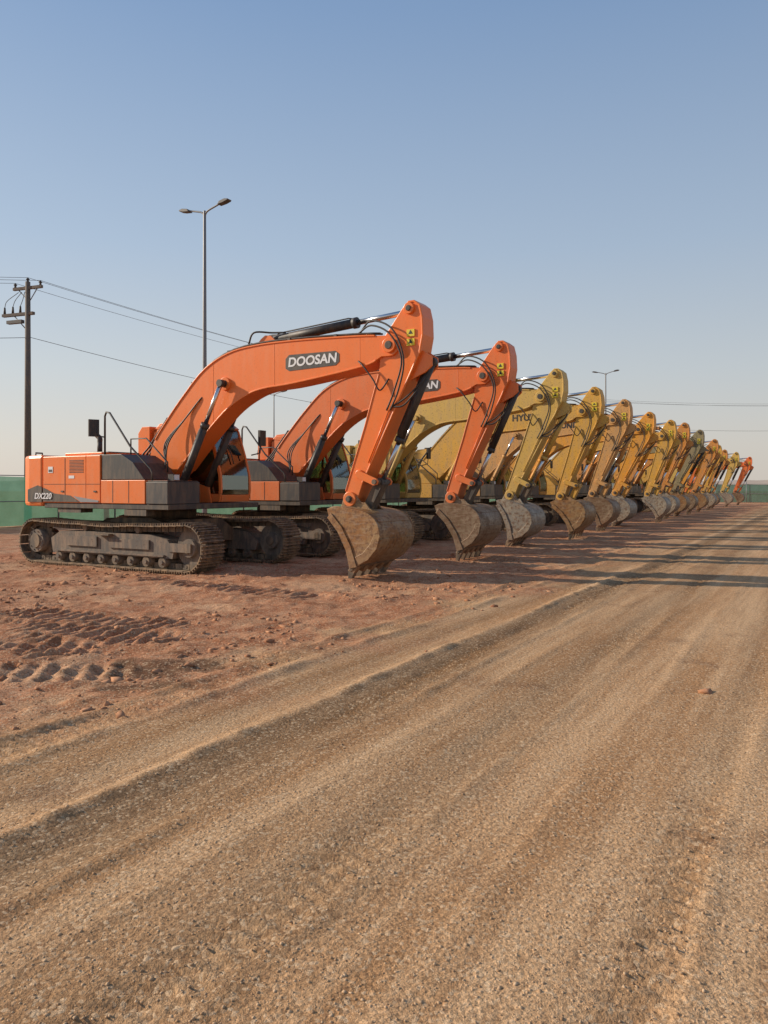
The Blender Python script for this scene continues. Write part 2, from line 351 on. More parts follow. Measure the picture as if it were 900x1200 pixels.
    tipc = [(5.66+.19*math.cos(t), 4.02+.19*math.sin(t)) for t in [math.radians(a) for a in (70, 35, 0, -35, -70, -100)]]
    ftc = [(.05+.23*math.cos(t), 1.95+.23*math.sin(t)) for t in [math.radians(a) for a in (-70, -110, -150, 175)]]
    outline = top+tipc+bot+ftc
    b = MB(); hw = .235
    b.prism([tb(p) for p in outline], -hw, hw, body, smooth=False)
    def flange(chain, th, w, mat, f):
        nrm = []
        for i in range(len(chain)):
            a = chain[max(i-1, 0)]; c = chain[min(i+1, len(chain)-1)]; d = Vector((c[0]-a[0], c[1]-a[1])).normalized(); nrm.append((-d.y, d.x))
        o = [(p[0]+n[0]*th, p[1]+n[1]*th) for p, n in zip(chain, nrm)]; i_ = [(p[0]-n[0]*.02, p[1]-n[1]*.02) for p, n in zip(chain, nrm)]
        b.prism([f(p) for p in o+i_[::-1]], -w, w, mat)
    flange(top[6:-2], .012, hw+.018, body, tb); flange(bot[2:-6], .012, hw+.018, body, tb)
    for yy in (-.15, .11): b.prism([tb(p) for p in [(2.6, 4.29), (3.2, 4.30), (3.0, 4.48), (2.86, 4.50), (2.76, 4.44)]], yy, yy+.04, body)
    for p, r in ((foot, .15), (pin, .13), ((1.95, 3.62), .13)):
        q = tb(p); b.cyl((q[0], -hw-.05, q[1]), (q[0], hw+.05, q[1]), r, body, seg=24); b.cyl((q[0], -hw-.065, q[1]), (q[0], hw+.065, q[1]), r*.55, 'darksteel', seg=16)
    for xx, z0, z1 in ((1.62, 2.86, 4.03), (3.15, 3.50, 4.30), (5.05, 3.70, 4.24)):
        b.prism([tb(p) for p in ((xx-.008, z0), (xx+.008, z0), (xx+.008, z1), (xx-.008, z1))], -hw-.004, hw+.004, body)
    addobj('boom', b.mesh('boom'), root, .012)
    b = MB()
    ch = [p for p in top if p[0] > .3]
    for yy, off in ((-.19, .045), (-.12, .045), (.14, .045), (.20, .045)):
        b.tube([t3(tb, (p[0], yy, p[1]+off)) for p in ch[::2]], .018, body if yy > 0 else 'black', 7)
    for x in (1.0, 2.0, 3.5, 4.6):
        j = min(range(len(ch)), key=lambda i: abs(ch[i][0]-x)); q = tb(ch[j]); b.box(q[0]-.03, q[0]+.03, -.22, .23, q[1]+.01, q[1]+.06, 'black')
    for i in range(2):
        s = i*.08
        b.tube(cat([t3(tb, (5.0, -.19+i*.03, 4.30)), t3(tb, (5.3, -.25, 4.40+s)), t3(ta, (5.70+s*.6, -.30, 4.20+s)), t3(ta, (5.92+s*.5, -.29, 3.75)), t3(ta, (5.76+s, -.25, 3.25)), t3(ta, (5.58+s*.9, -.215, 2.9))], 6), .016, 'rubber', 8)
    b.tube(cat([t3(tb, (5.02, -.235, 3.80)), t3(tb, (5.15, -.29, 3.70)), t3(tb, (5.35, -.29, 3.45)), t3(ta, (5.48, -.27, 3.25)), t3(ta, (5.62, -.20, 3.45))], 6), .014, 'rubber', 8)
    for i in range(2): b.tube(cat([t3(ta, (5.66+i*.06, -.21, 2.95)), t3(ta, (5.95, -.2, 3.1-i*.1)), t3(ta, (6.32, -.12, 3.45)), t3(ta, (6.34, -.08, 3.6))], 6), .015, 'rubber', 8)
    b.tube([t3(ta, (5.62, -.21, 2.9)), t3(ta, (5.2, -.21, 2.0))], .014, body, 7)
    for i in range(2): b.tube(cat([t3(tb, (2.5, -.2+i*.4, 4.36)), t3(tb, (2.65, -.22+i*.44, 4.56)), t3(tb, (3.0, -.12+i*.24, 4.54)), t3(tb, (3.3, -.08+i*.16, 4.52))], 6), .018, 'rubber', 8)
    addobj('hydraulic_hoses', b.mesh('hydraulic_hoses'), root)
    # arm
    b = MB(); aw = .19
    arm = [(5.90, 4.66), (6.0, 4.74), (6.12, 4.74), (6.22, 4.66), (6.27, 4.45), (6.28, 4.15), (6.22, 3.85), (5.78, 3.0), (5.06, 1.62), (4.97, 1.38), (4.90, 1.25), (4.80, 1.22), (4.71, 1.28), (4.69, 1.42), (5.12, 2.65), (5.42, 3.58), (5.44, 3.95), (5.52, 4.18)]
    b.prism([ta(p) for p in arm], -aw, aw, body)
    b.prism([ta(p) for p in [(5.93, 4.67), (6.01, 4.755), (6.125, 4.755), (6.235, 4.665), (6.285, 4.45), (6.295, 4.15), (6.235, 3.85), (5.795, 3.0), (5.08, 1.64), (5.05, 1.65), (5.765, 3.01), (6.2, 3.86), (6.26, 4.15), (6.25, 4.44), (6.2, 4.64), (6.11, 4.72), (6.03, 4.72)]], -aw-.018, aw+.018, body)
    b.prism([ta(p) for p in [(4.72, 1.5), (4.70, 1.5), (5.11, 2.65), (5.405, 3.56), (5.43, 3.56), (5.14, 2.65)]], -aw-.012, aw+.012, body)
    for p, r, e in (((6.03, 4.62), .10, .05), (bp, .13, .06), (pin, .14, .02), ((5.02, 1.80), .08, .05)):
        q = ta(p); b.cyl((q[0], -aw-e, q[1]), (q[0], aw+e, q[1]), r, body, seg=20); b.cyl((q[0], -aw-e-.02, q[1]), (q[0], aw+e+.02, q[1]), r*.5, 'darksteel', seg=14)
    for yy in (-.13, .09): b.prism([ta(p) for p in [(6.0, 3.4), (6.24, 3.9), (6.42, 3.78), (6.42, 3.62), (6.3, 3.52)]], yy, yy+.04, body)
    addobj('arm', b.mesh('arm'), root, .012)
    b = MB()
    for z0 in (3.98, 4.14): b.prism([ta(p) for p in [(5.98, z0), (6.13, z0), (6.13, z0+.12), (5.98, z0+.12)]], -aw-.021, -aw-.001, 'decalyellow')
    for z0 in (4.02, 4.18): b.prism([ta(p) for p in [(6.01, z0), (6.10, z0), (6.055, z0+.07)]], -aw-.024, -aw-.0215, 'black')
    j0 = (5.36, 1.66); bk = rot2((5.10, 1.20), bp, dk); j = (j0[0]+(bk[0]-5.10)*.5, j0[1]+(bk[1]-1.20)*.5)
    def bar(p, q, y0, y1, w, mat):
        d = Vector((q[0]-p[0], q[1]-p[1])).normalized(); n = Vector((-d.y, d.x))*w; e = d*w*.8
        pts = [(p[0]-e.x+n.x*.5, p[1]-e.y+n.y*.5), (p[0]+n.x, p[1]+n.y), (q[0]+n.x, q[1]+n.y), (q[0]+e.x+n.x*.5, q[1]+e.y+n.y*.5), (q[0]+e.x-n.x*.5, q[1]+e.y-n.y*.5), (q[0]-n.x, q[1]-n.y), (p[0]-n.x, p[1]-n.y), (p[0]-e.x-n.x*.5, p[1]-e.y-n.y*.5)]
        b.prism([ta(r) for r in pts], y0, y1, mat)
    for yy in (-.27, .22): bar((5.02, 1.80), j, yy, yy+.05, .065, body)
    bar(j, bk, -.11, .11, .08, body if not near else 'darksteel')
    for p, w in ((j, .30), (bk, .20), (bp, .30)):
        q = ta(p); b.cyl((q[0], -w, q[1]), (q[0], w, q[1]), .045, 'darksteel', seg=14)
    addobj('linkage_and_decals', b.mesh('linkage'), root, .006)
    b = MB()
    def ram(p, q, frac, r, rr, bm='black'):
        p = Vector(p); q = Vector(q); mm = p.lerp(q, frac)
        b.cyl(p, mm, r, bm, seg=18); b.cyl(mm, mm+(q-p).normalized()*.09, r*1.18, bm, seg=18); b.cyl(mm, q, rr, 'chrome', seg=14)
        for e, rad in ((p, r*1.1), (q, rr*1.6)): b.cyl(e-Vector((0, r*.8, 0)), e+Vector((0, r*.8, 0)), rad, bm, seg=16)
        up = Vector((0, 0, 1)); d = (q-p).normalized(); o = (up-d*up.dot(d)).normalized()*r*1.3
        b.tube([p+d*.15+o*.8, p+d*.2+o, mm-d*.1+o, mm-d*.02+o*.8], .013, bm, 6)
    for yy in (-.38, .38): ram((.84, yy, 1.50), t3(tb, (1.95, yy, 3.62)), .60, .075, .045, barrel)
    ram(t3(tb, (2.9, 0, 4.42)), t3(ta, (6.03, 0, 4.62)), .60, .085, .05, barrel)
    ram(t3(ta, (6.36, 0, 3.70)), t3(ta, (j[0], 0, j[1])), .62, .075, .045, barrel)
    addobj('hydraulic_cylinders', b.mesh('hydraulic_cylinders'), root)
    # bucket
    b = MB()
    back = cat([(4.60, 1.19), (4.78, 1.235), (5.05, 1.20), (5.40, 1.13), (5.60, .97), (5.66, .74), (5.60, .52), (5.42, .33), (5.18, .20)], 5)
    def off(chain, t):
        o = []
        for i in range(len(chain)):
            a = chain[max(i-1, 0)]; c = chain[min(i+1, len(chain)-1)]; d = Vector((c[0]-a[0], c[1]-a[1])).normalized(); o.append((chain[i][0]+d.y*t, chain[i][1]-d.x*t))
        return o
    inn = off(back, .028)
    b.prism([tk(p) for p in back+inn[::-1]], -W, W, bucket, smooth=True)
    side = off(back, -.006)+[(5.08, .24), (5.03, .48), (4.84, .82), (4.64, 1.05)]
    for y0, y1 in ((-W-.028, -W-.001), (W+.001, W+.028)): b.prism([tk(p) for p in side], y0, y1, bucket)
    for sg in (-1, 1):
        ya, yb = sorted((sg*(W+.0285), sg*(W+.05)))
        b.prism([tk(p) for p in [(5.22, .20), (5.07, .17), (5.00, .48), (4.83, .80), (4.62, 1.04), (4.70, 1.12), (4.92, .88), (5.10, .56)]], ya, yb, bucket)
        b.prism([tk(p) for p in [(5.26, .24), (5.44, .33), (5.61, .52), (5.68, .74), (5.56, .76), (5.48, .60), (5.34, .45), (5.18, .37)]], *sorted((sg*(W+.0285), sg*(W+.043))), bucket)
    b.prism([tk(p) for p in [(5.27, .235), (5.20, .28), (5.04, .15), (5.08, .115)]], -W-.02, W+.02, 'darksteel' if near else bucket)
    h1 = back[26:36]; b.prism([tk(p) for p in off(h1, -.016)+off(h1, .004)[::-1]], -W-.01, W+.01, bucket)
    h2 = back[18:21]; b.prism([tk(p) for p in off(h2, -.012)+off(h2, .004)[::-1]], -W+.05, W-.05, bucket)
    for kk in range(-2, 3):
        y = kk*(W-.05)/2
        A1 = tk((5.24, .23)); A2 = tk((5.10, .25)); B1 = tk((5.14, .09)); B2 = tk((5.02, .13)); C1 = tk((5.025, -.10)); C2 = tk((4.995, -.095))
        b.hexa([(A1[0], y-.055, A1[1]), (A1[0], y+.055, A1[1]), (A2[0], y+.055, A2[1]), (A2[0], y-.055, A2[1])], [(B1[0], y-.06, B1[1]), (B1[0], y+.06, B1[1]), (B2[0], y+.06, B2[1]), (B2[0], y-.06, B2[1])], bucket)
        b.hexa([(B1[0], y-.052, B1[1]), (B1[0], y+.052, B1[1]), (B2[0], y+.052, B2[1]), (B2[0], y-.052, B2[1])], [(C1[0], y-.028, C1[1]), (C1[0], y+.028, C1[1]), (C2[0], y+.028, C2[1]), (C2[0], y-.028, C2[1])], 'darksteel')
    for yy in (-.22, .18): b.prism([tk(p) for p in [(4.62, 1.20), (4.70, 1.42), (4.82, 1.49), (4.94, 1.42), (5.05, 1.30), (5.14, 1.30), (5.22, 1.20), (5.36, 1.12), (5.2, 1.10), (4.8, 1.20)]], yy, yy+.04, bucket)
    addobj('bucket', b.mesh('bucket'), root, .006)
    if txt:
        b = MB()
        if txt == 'DOOSAN':
            c = tb((4.02, 3.90)); mtx = Matrix.Translation((c[0], 0, c[1])) @ Matrix.Rotation(-db, 4, 'Y')
            pts = [(-.60, -.10), (-.52, -.15), (.52, -.13), (.60, -.07), (.60, .07), (.52, .13), (-.52, .15), (-.60, .08)]
            b.prism(pts, -hw-.006, -hw-.001, 'black')
            me = b.mesh('badge'); me.transform(mtx); addobj('boom_badge', me, root)
            tm = text_mesh(txt, .235, 'white', .12, .007, 1.08); y = -hw-.009
        else:
            c = tb((4.0, 3.90)); mtx = Matrix.Translation((c[0], 0, c[1])) @ Matrix.Rotation(-db, 4, 'Y'); tm = text_mesh(txt, .30, 'black', 0, .008, 1.0); y = -hw-.004
        tm.transform(Matrix.Rotation(math.radians(90), 4, 'X')); tm.transform(mtx)
        addobj('boom_lettering', tm, root, loc=(0, y, 0))
    if model:
        tm = text_mesh(model, .17, 'white', .2, .004, 1.1); tm.transform(Matrix.Rotation(math.radians(90), 4, 'X'))
        addobj('model_lettering', tm, root, loc=(-2.1, -1.376, 1.41))
    return root
specs = [
 (0, 'orange', 'DOOSAN', 0, 'bucket_a', 1.0, 'DX220', 0, .60, 0, 'black', 'black'),
 (4.15, 'orange2', 'DOOSAN', .015, 'bucket_c', 1.0, 'DX220', 0, .60, .06, 'black', 'black'),
 (8.2, 'yellow1', None, -.02, 'bucket_b', .99, None, 0, .56, -.12, 'yellow1', 'yellow1'),
 (12.2, 'yellow2', 'HYUNDAI', .045, 'bucket_a', .98, None, .05, .62, .10, 'yellow2', 'yellow2'),
 (16.6, 'tan', 'HYUNDAI', .02, 'bucket_c', .99, None, -.1, .55, 0, 'tan', 'black'),
 (20.6, 'amber', 'CAT', -.04, 'bucket_b', .98, None, 0, .65, -.15, 'amber', 'black'),
 (25, 'yellow2', 'CAT', .06, 'bucket_b', .97, None, .2, .60, .12, 'yellow2', 'yellow2'),
 (29, 'amber2', None, .02, 'bucket_b', 1.0, None, 0, .58, -.05, 'amber2', 'black'),
 (33, 'drab', None, -.05, 'bucket_a', 1.0, None, .1, .6, 0, 'black', 'drab'),
 (37, 'amber', None, .05, 'bucket_c', .95, None, -.1, .6, .1, 'amber', 'black'),
 (41.5, 'amber2', None, -.01, 'bucket_a', .98, None, 0, .6, 0, 'amber2', 'black'),
 (46, 'yellow2', None, .05, 'bucket_b', .94, None, 0, .6, 0, 'black', 'black'),
 (50.5, 'amber2', None, 0, 'bucket_c', .92, None, 0, .6, 0, 'black', 'black'),
 (56, 'yellow1', None, .03, 'bucket_b', .92, None, .3, .6, 0, 'black', 'black'),
 (63, 'orange2', None, -.02, 'bucket_c', .90, None, .8, .6, 0, 'black', 'black')]
for i, s in enumerate(specs):
    excavator(s[0], s[1], s[2], s[3], s[4], s[5], s[6], s[7], i < 3, s[8], s[9], s[10], s[11])

# ------------------------------------------------------------------ ground
def hsh(ix, iy, s):
    v = np.sin(ix*127.1+iy*311.7+s*74.7)*43758.5453; return v-np.floor(v)
def vn(x, y, s=0):
    ix = np.floor(x); iy = np.floor(y); fx = x-ix; fy = y-iy; fx = fx*fx*(3-2*fx); fy = fy*fy*(3-2*fy)
    return (hsh(ix, iy, s)*(1-fx)+hsh(ix+1, iy, s)*fx)*(1-fy)+(hsh(ix, iy+1, s)*(1-fx)+hsh(ix+1, iy+1, s)*fx)*fy
def fbm(x, y, s=0, o=4):
    r = 0; a = .5
    for i in range(o): r = r+a*vn(x*2**i+i*7.3, y*2**i-i*3.1, s+i); a *= .5
    return r-.47
def sst(a, b, x): t = np.clip((x-a)/(b-a), 0, 1); return t*t*(3-2*t)
def hgt(X, Y):
    w = X*.866-Y*.5; t = X*.5+Y*.866
    wj = w+.22*fbm(t*.5, w*.3, 3, 2)
    near = np.exp(-(np.abs(Y)/60)**2)*np.exp(-(np.abs(X)/60)**2)
    clay = 1-sst(-5.2, -3.8, w+fbm(X*.5, Y*.5, 9)*1.6)
    h = .035*fbm(X*.35, Y*.35, 1)+.009*fbm(X*4, Y*4, 2, 4)
    h = h + clay*(.09*fbm(X*1.1, Y*1.1, 5, 5) + .10*np.clip(fbm(X*4, Y*4, 6, 5), -.02, .3) + .035*fbm(X*11, Y*11, 8, 3))
    for c, a, s in ((-3.28, .020, .06), (-3.6, -.010, .12), (-3.0, -.018, .10), (-2.72, .012, .05), (-2.35, .007, .05), (-1.9, -.009, .12), (-1.68, .007, .04), (-1.2, .006, .05), (-.6, -.008, .12), (-.42, .006, .04), (.3, .005, .05), (1.1, -.008, .14), (1.32, .006, .04), (2.4, .006, .08), (-4.1, .022, .08), (-4.5, .022, .06)):
        h = h + a*np.exp(-((wj-c)/s)**2)*(.2+1.6*vn(t*1.3, c*5+w*3, 11))*(.6+.8*vn(t*7, w*7, 12))
    for c in (-2.95, -1.85, -.55, 1.1, -4.3):
        h = h + .009*np.exp(-((wj-c)/.14)**4)*np.sign(np.sin(t*2*math.pi/.10+np.abs(wj-c)*30))*sst(.35, .6, vn(t*.6, c, 14))
    for (px, py, ang, L0, L1, am) in ((-3.6, 8.6, -14, -5, 1.7, 1), (-4.4, 9.7, -20, -6, 2.4, 1), (-5.0, 7.6, 6, -4, 2.6, .9), (-2.8, 12.4, -30, -2, 2.4, .9), (-3.9, 8.1, -38, -2.2, 1.4, .8), (-3.2, 6.6, 12, -2.5, 1.2, .8), (4.2, 13.5, 55, -3, 9, .4)):
        a = math.radians(ang); u = (X-px)*math.cos(a)+(Y-py)*math.sin(a); v = -(X-px)*math.sin(a)+(Y-py)*math.cos(a)
        v = v + .18*np.sin(u*.7) + .05*fbm(X*2, Y*2, 41); u = u+.07*fbm(X*3, Y*3, 42)
        mk = am*sst(.36, .28, np.abs(v))*sst(L0, L0+.4, u)*sst(L1, L1-.4, u)*sst(.22, .42, vn(u*1.2, v*2+px, 21)+.08)
        h = h + mk*(-.015+.026*np.clip(np.sin(u*2*math.pi/.19+.5*fbm(X*3, Y*3, 43))*1.4, -1, 1)*(.5+vn(X*6, Y*6, 44))) + am*.028*np.exp(-((np.abs(v)-.4)/.07)**2)*sst(L0, L0+.4, u)*sst(L1, L1-.4, u)*vn(u*3, v*3, 22)
    return h*near
def axis(lo, hi, step, glo, ghi, far, prop=0.0):
    a = [lo]
    while a[-1] < hi: a.append(a[-1]+max(step, prop*abs(a[-1])))
    s = a[-1]-a[-2]
    while a[-1] < far: s *= ghi; a.append(a[-1]+s)
    b = [lo]; s = step
    while b[-1] > -far: s *= glo; b.append(b[-1]-s)
    return np.array(b[:0:-1]+a)
xs = axis(-9.5, 7.5, .034, 1.14, 1.14, 4000)
ys = axis(1.6, 18, .02, 1.3, 1.045, 4000, .0055)
XX, YY = np.meshgrid(xs, ys); ZZ = hgt(XX, YY)
nx, ny = len(xs), len(ys)
co = np.stack([XX, YY, ZZ], -1).reshape(-1, 3)
idx = np.arange(nx*ny).reshape(ny, nx)
q = np.stack([idx[:-1, :-1], idx[:-1, 1:], idx[1:, 1:], idx[1:, :-1]], -1).reshape(-1, 4)
me = bpy.data.meshes.new('ground'); me.vertices.add(len(co)); me.vertices.foreach_set('co', co.ravel())
me.loops.add(q.size); me.loops.foreach_set('vertex_index', q.ravel()); me.polygons.add(len(q))
me.polygons.foreach_set('loop_start', np.arange(0, q.size, 4)); me.polygons.foreach_set('loop_total', np.full(len(q), 4))
me.update(calc_edges=True); me.polygons.foreach_set('use_smooth', np.ones(len(q), bool))
m, nt, b = newmat('dirt_ground'); L = nt.links.new
tc = N(nt, 'ShaderNodeTexCoord').outputs['Object']
def dot(v):
    n = N(nt, 'ShaderNodeVectorMath', operation='DOT_PRODUCT'); L(tc, n.inputs[0]); n.inputs[1].default_value = v; return n.outputs['Value']
w = dot((.866, -.5, 0)); t = dot((.5, .866, 0))
cmb = N(nt, 'ShaderNodeCombineXYZ'); L(math_(nt, 'MULTIPLY', w, 2.6), cmb.inputs[0]); L(math_(nt, 'MULTIPLY', t, .16), cmb.inputs[1])
streak = noise(nt, cmb.outputs[0], 1.0, 4, .62)
cmb2 = N(nt, 'ShaderNodeCombineXYZ'); L(math_(nt, 'MULTIPLY', w, 14), cmb2.inputs[0]); L(math_(nt, 'MULTIPLY', t, .6), cmb2.inputs[1])
streak2 = noise(nt, cmb2.outputs[0], 1.0, 3, .6)
big = noise(nt, tc, .55, 4, .6); mid = noise(nt, tc, 2.7, 5, .65); fine = noise(nt, tc, 42, 4, .75); tiny = noise(nt, tc, 170, 2, .7)
wj = math_(nt, 'ADD', w, maprange(nt, big, .2, .8, -1.5, 1.5))
road = mixc(nt, maprange(nt, streak, .35, .65, 0, 1, True), (0.50, 0.285, 0.14), (0.69, 0.45, 0.255))
red = mixc(nt, maprange(nt, mid, .38, .62, 0, 1, True), (0.41, 0.165, 0.08), (0.58, 0.29, 0.16))
red = mixc(nt, maprange(nt, big, .50, .64, 0, .7, True), red, (0.64, 0.39, 0.23))
c = mixc(nt, maprange(nt, wj, -5.2, -3.5, 0, 1, True), red, road)
ramp = N(nt, 'ShaderNodeValToRGB'); L(maprange(nt, math_(nt, 'ADD', w, maprange(nt, mid, .3, .7, -.07, .07)), -8, 4, 0, 1), ramp.inputs[0])
el = ramp.color_ramp.elements; el[0].position = 0; el[0].color = (1, 1, 1, 1); el[1].position = 1; el[1].color = (1, 1, 1, 1)
for wv, g in ((-4.3, .98), (-3.55, .80), (-3.32, 1.05), (-3.18, .50), (-2.82, .56), (-2.6, .95), (-2.1, .84), (-1.95, .70), (-1.7, .74), (-1.5, 1.02), (-.72, 1.0), (-.55, .82), (-.35, 1.0), (.5, 1.06), (1.1, .88), (1.35, 1.04), (2.4, .95)):
    e = el.new((wv+8)/12); e.color = (g, g*.96, g*.92, 1)
c = mixc(nt, 1.0, c, ramp.outputs[0], 'MULTIPLY')
c = mixc(nt, maprange(nt, streak2, .48, .70, 0, .38), c, (0.29, 0.155, 0.075))
c = mixc(nt, maprange(nt, noise(nt, tc, .9, 4, .6), .58, .68, 0, .5), c, (0.23, 0.12, 0.065))
pv = N(nt, 'ShaderNodeVectorMath', operation='DISTANCE'); L(tc, pv.inputs[0]); pv.inputs[1].default_value = (-1.95, 6.7, 0)
c = mixc(nt, maprange(nt, math_(nt, 'ADD', pv.outputs['Value'], maprange(nt, mid, .3, .7, -.5, .5)), .25, .75, .75, 0, True), c, (0.11, 0.062, 0.035))
c = mixc(nt, 1.0, c, mixc(nt, maprange(nt, fine, .35, .65, 0, 1), (.64, .61, .58), (1.22, 1.22, 1.22)), 'MULTIPLY')
vo = N(nt, 'ShaderNodeTexVoronoi'); vo.inputs['Scale'].default_value = 62; L(tc, vo.inputs['Vector'])
sepc = N(nt, 'ShaderNodeSeparateColor'); L(vo.outputs['Color'], sepc.inputs[0])
c = mixc(nt, maprange(nt, sepc.outputs[0], .75, 1, 0, .6), c, (0.72, 0.53, 0.34))
c = mixc(nt, maprange(nt, sepc.outputs[1], .85, 1, 0, .5), c, (0.19, 0.10, 0.055))
c = mixc(nt, 1.0, c, mixc(nt, maprange(nt, tiny, .35, .65, 0, 1), (.70, .70, .70), (1.22, 1.22, 1.22)), 'MULTIPLY')
L(c, b.inputs['Base Color']); b.inputs['Roughness'].default_value = .95; b.inputs['Specular IOR Level'].default_value = .1
hh = math_(nt, 'ADD', fine, math_(nt, 'MULTIPLY', math_(nt, 'SUBTRACT', tiny, vo.outputs['Distance']), .35))
b1 = N(nt, 'ShaderNodeBump'); b1.inputs['Strength'].default_value = .7; b1.inputs['Distance'].default_value = .016; L(hh, b1.inputs['Height']); L(b1.outputs[0], b.inputs['Normal'])
me.materials.append(m); addobj('ground', me)

def stones(name, n, gen, smin, smax, colr, pw=2.6, jit=.6):
    import bmesh
    bm = bmesh.new(); bmesh.ops.create_icosphere(bm, subdivisions=1, radius=1)
    base = np.array([v.co[:] for v in bm.verts]); fc = np.array([[v.index for v in f.verts] for f in bm.faces]); bm.free()
    P = gen(n); n = len(P); s = smin*(smax/smin)**(np.random.rand(n)**pw)
    V = base[None]*(1+jit*(np.random.rand(n, len(base), 1)-.5)) + .35*jit*(np.random.rand(n, len(base), 3)-.5)
    V = V*np.stack([s*(.7+.8*np.random.rand(n)), s*(.7+.6*np.random.rand(n)), s*(.4+.45*np.random.rand(n))], -1)[:, None]
    a = np.random.rand(n)*6.28; ca, sa = np.cos(a)[:, None], np.sin(a)[:, None]
    V = np.stack([V[..., 0]*ca-V[..., 1]*sa, V[..., 0]*sa+V[..., 1]*ca, V[..., 2]], -1)
    V = V+np.stack([P[:, 0], P[:, 1], hgt(P[:, 0], P[:, 1])+s*.05], -1)[:, None]
    Fc = (fc[None]+(np.arange(n)*len(base))[:, None, None]).reshape(-1, 3); V = V.reshape(-1, 3)
    me = bpy.data.meshes.new(name); me.vertices.add(len(V)); me.vertices.foreach_set('co', V.ravel())
    me.loops.add(Fc.size); me.loops.foreach_set('vertex_index', Fc.ravel()); me.polygons.add(len(Fc))
    me.polygons.foreach_set('loop_start', np.arange(0, Fc.size, 3)); me.polygons.foreach_set('loop_total', np.full(len(Fc), 3)); me.update(calc_edges=True)
    m, nt, b = newmat(name+'_mat'); geo = N(nt, 'ShaderNodeNewGeometry')
    c = mixc(nt, geo.outputs['Random Per Island'], colr[0], colr[1])
    tcx = N(nt, 'ShaderNodeTexCoord').outputs['Object']; c = mixc(nt, maprange(nt, noise(nt, tcx, 45, 3, .7), .35, .65, 0, .45), c, tuple(x*.5 for x in colr[0]))
    nt.links.new(c, b.inputs['Base Color']); b.inputs['Roughness'].default_value = .95; b.inputs['Specular IOR Level'].default_value = .1
    me.materials.append(m); addobj(name, me)
def g_gravel(n):
    d = 1.9*(14/1.9)**np.random.rand(n); x = (np.random.rand(n)-.5)*1.15*d; return np.stack([x, d], -1)
stones('gravel', 14000, g_gravel, .0022, .0075, ((.40, .24, .13), (.68, .47, .29)), 1.6)
def g_clod(n):
    d = 5+13*np.random.rand(n); x = -9+12*np.random.rand(n); w = x*.866-d*.5
    k = np.random.rand(n) < (1-sst(-5.4, -3.4, w))*.9+.02; k &= (fbm(x*.8, d*.8, 33) > -.05); return np.stack([x[k], d[k]], -1)
stones('clay_clods', 11000, g_clod, .007, .05, ((.38, .17, .09), (.56, .30, .17)), 3.3, 1.15)

# ------------------------------------------------------------------ fence
def fence(name, A, B, h=2.05, step=3.0, z0=0):
    A = Vector(A); B = Vector(B); Ld = (B-A).length; d = (B-A)/Ld; nrm = Vector((-d.y, d.x)); root = empty(name, (A.x, A.y, 0)); b = MB()
    n = int(Ld/step)
    for i in range(n+1):
        p = d*(i*step)-nrm*.06; b.cyl((p.x, p.y, -.1), (p.x, p.y, h+.25), .04, 'galv', seg=8)
    for z in (h+.03, h*.5): b.tube([(0, 0, z), tuple((*(d*Ld), z))], .018, 'galv', 6)
    addobj('posts', b.mesh('posts'), root)
    nn = int(Ld/.3); vs = []; fs = []
    for i in range(nn+1):
        for j in range(5):
            o = nrm*(.05+.025*math.sin(i*1.7+j)+.02*random.random()); p = d*(Ld*i/nn)+o; vs.append((p.x, p.y, .03+j/4*(h-.03)-.03*abs(math.sin(math.pi*i*.3/step))*(j == 4)))
    for i in range(nn):
        for j in range(4): fs.append((i*5+j, (i+1)*5+j, (i+1)*5+j+1, i*5+j+1))
    b = MB(); b.add(vs, fs, 'net', True); addobj('shade_net', b.mesh('net'), root)
fence('mesh_fence', (-26, 12.1), (19.7, 91))
fence('mesh_fence', (19.9, 91.2), (62, 67), 1.9)

# ------------------------------------------------------------------ street lamps
def lamp(x, y, h, double=True, r=.10, ang=-30):
    e = empty('street_lamp', (x, y, 0), math.radians(ang)); b = MB()
    b.cyl((0, 0, 0), (0, 0, h), r, 'galv', r*.55, 14); b.cyl((0, 0, 0), (0, 0, .5), r*1.25, 'galv', seg=14); b.box(-.22, .22, -.22, .22, 0, .03, 'galv')
    for s in ((-1, 1) if double else (1,)):
        b.tube(cat([(0, 0, h-.25), (s*.12, 0, h-.05), (s*.55, 0, h+.08), (s*.80, 0, h+.14)], 5), .035, 'galv', 8)
        b.prism([(s*.72, h+.08), (s*.80, h+.19), (s*1.05, h+.24), (s*1.22, h+.21), (s*1.2, h+.16), (s*1.0, h+.11)], -.12, .12, 'grey')
    addobj('pole_and_heads', b.mesh('lamp'), e, .01)
lamp(-6.75, 28.9, 12.0, r=.10)
lamp(20.2, 70, 12.0, r=.10)
lamp(-8.6, 60, 8.9, False, .07)

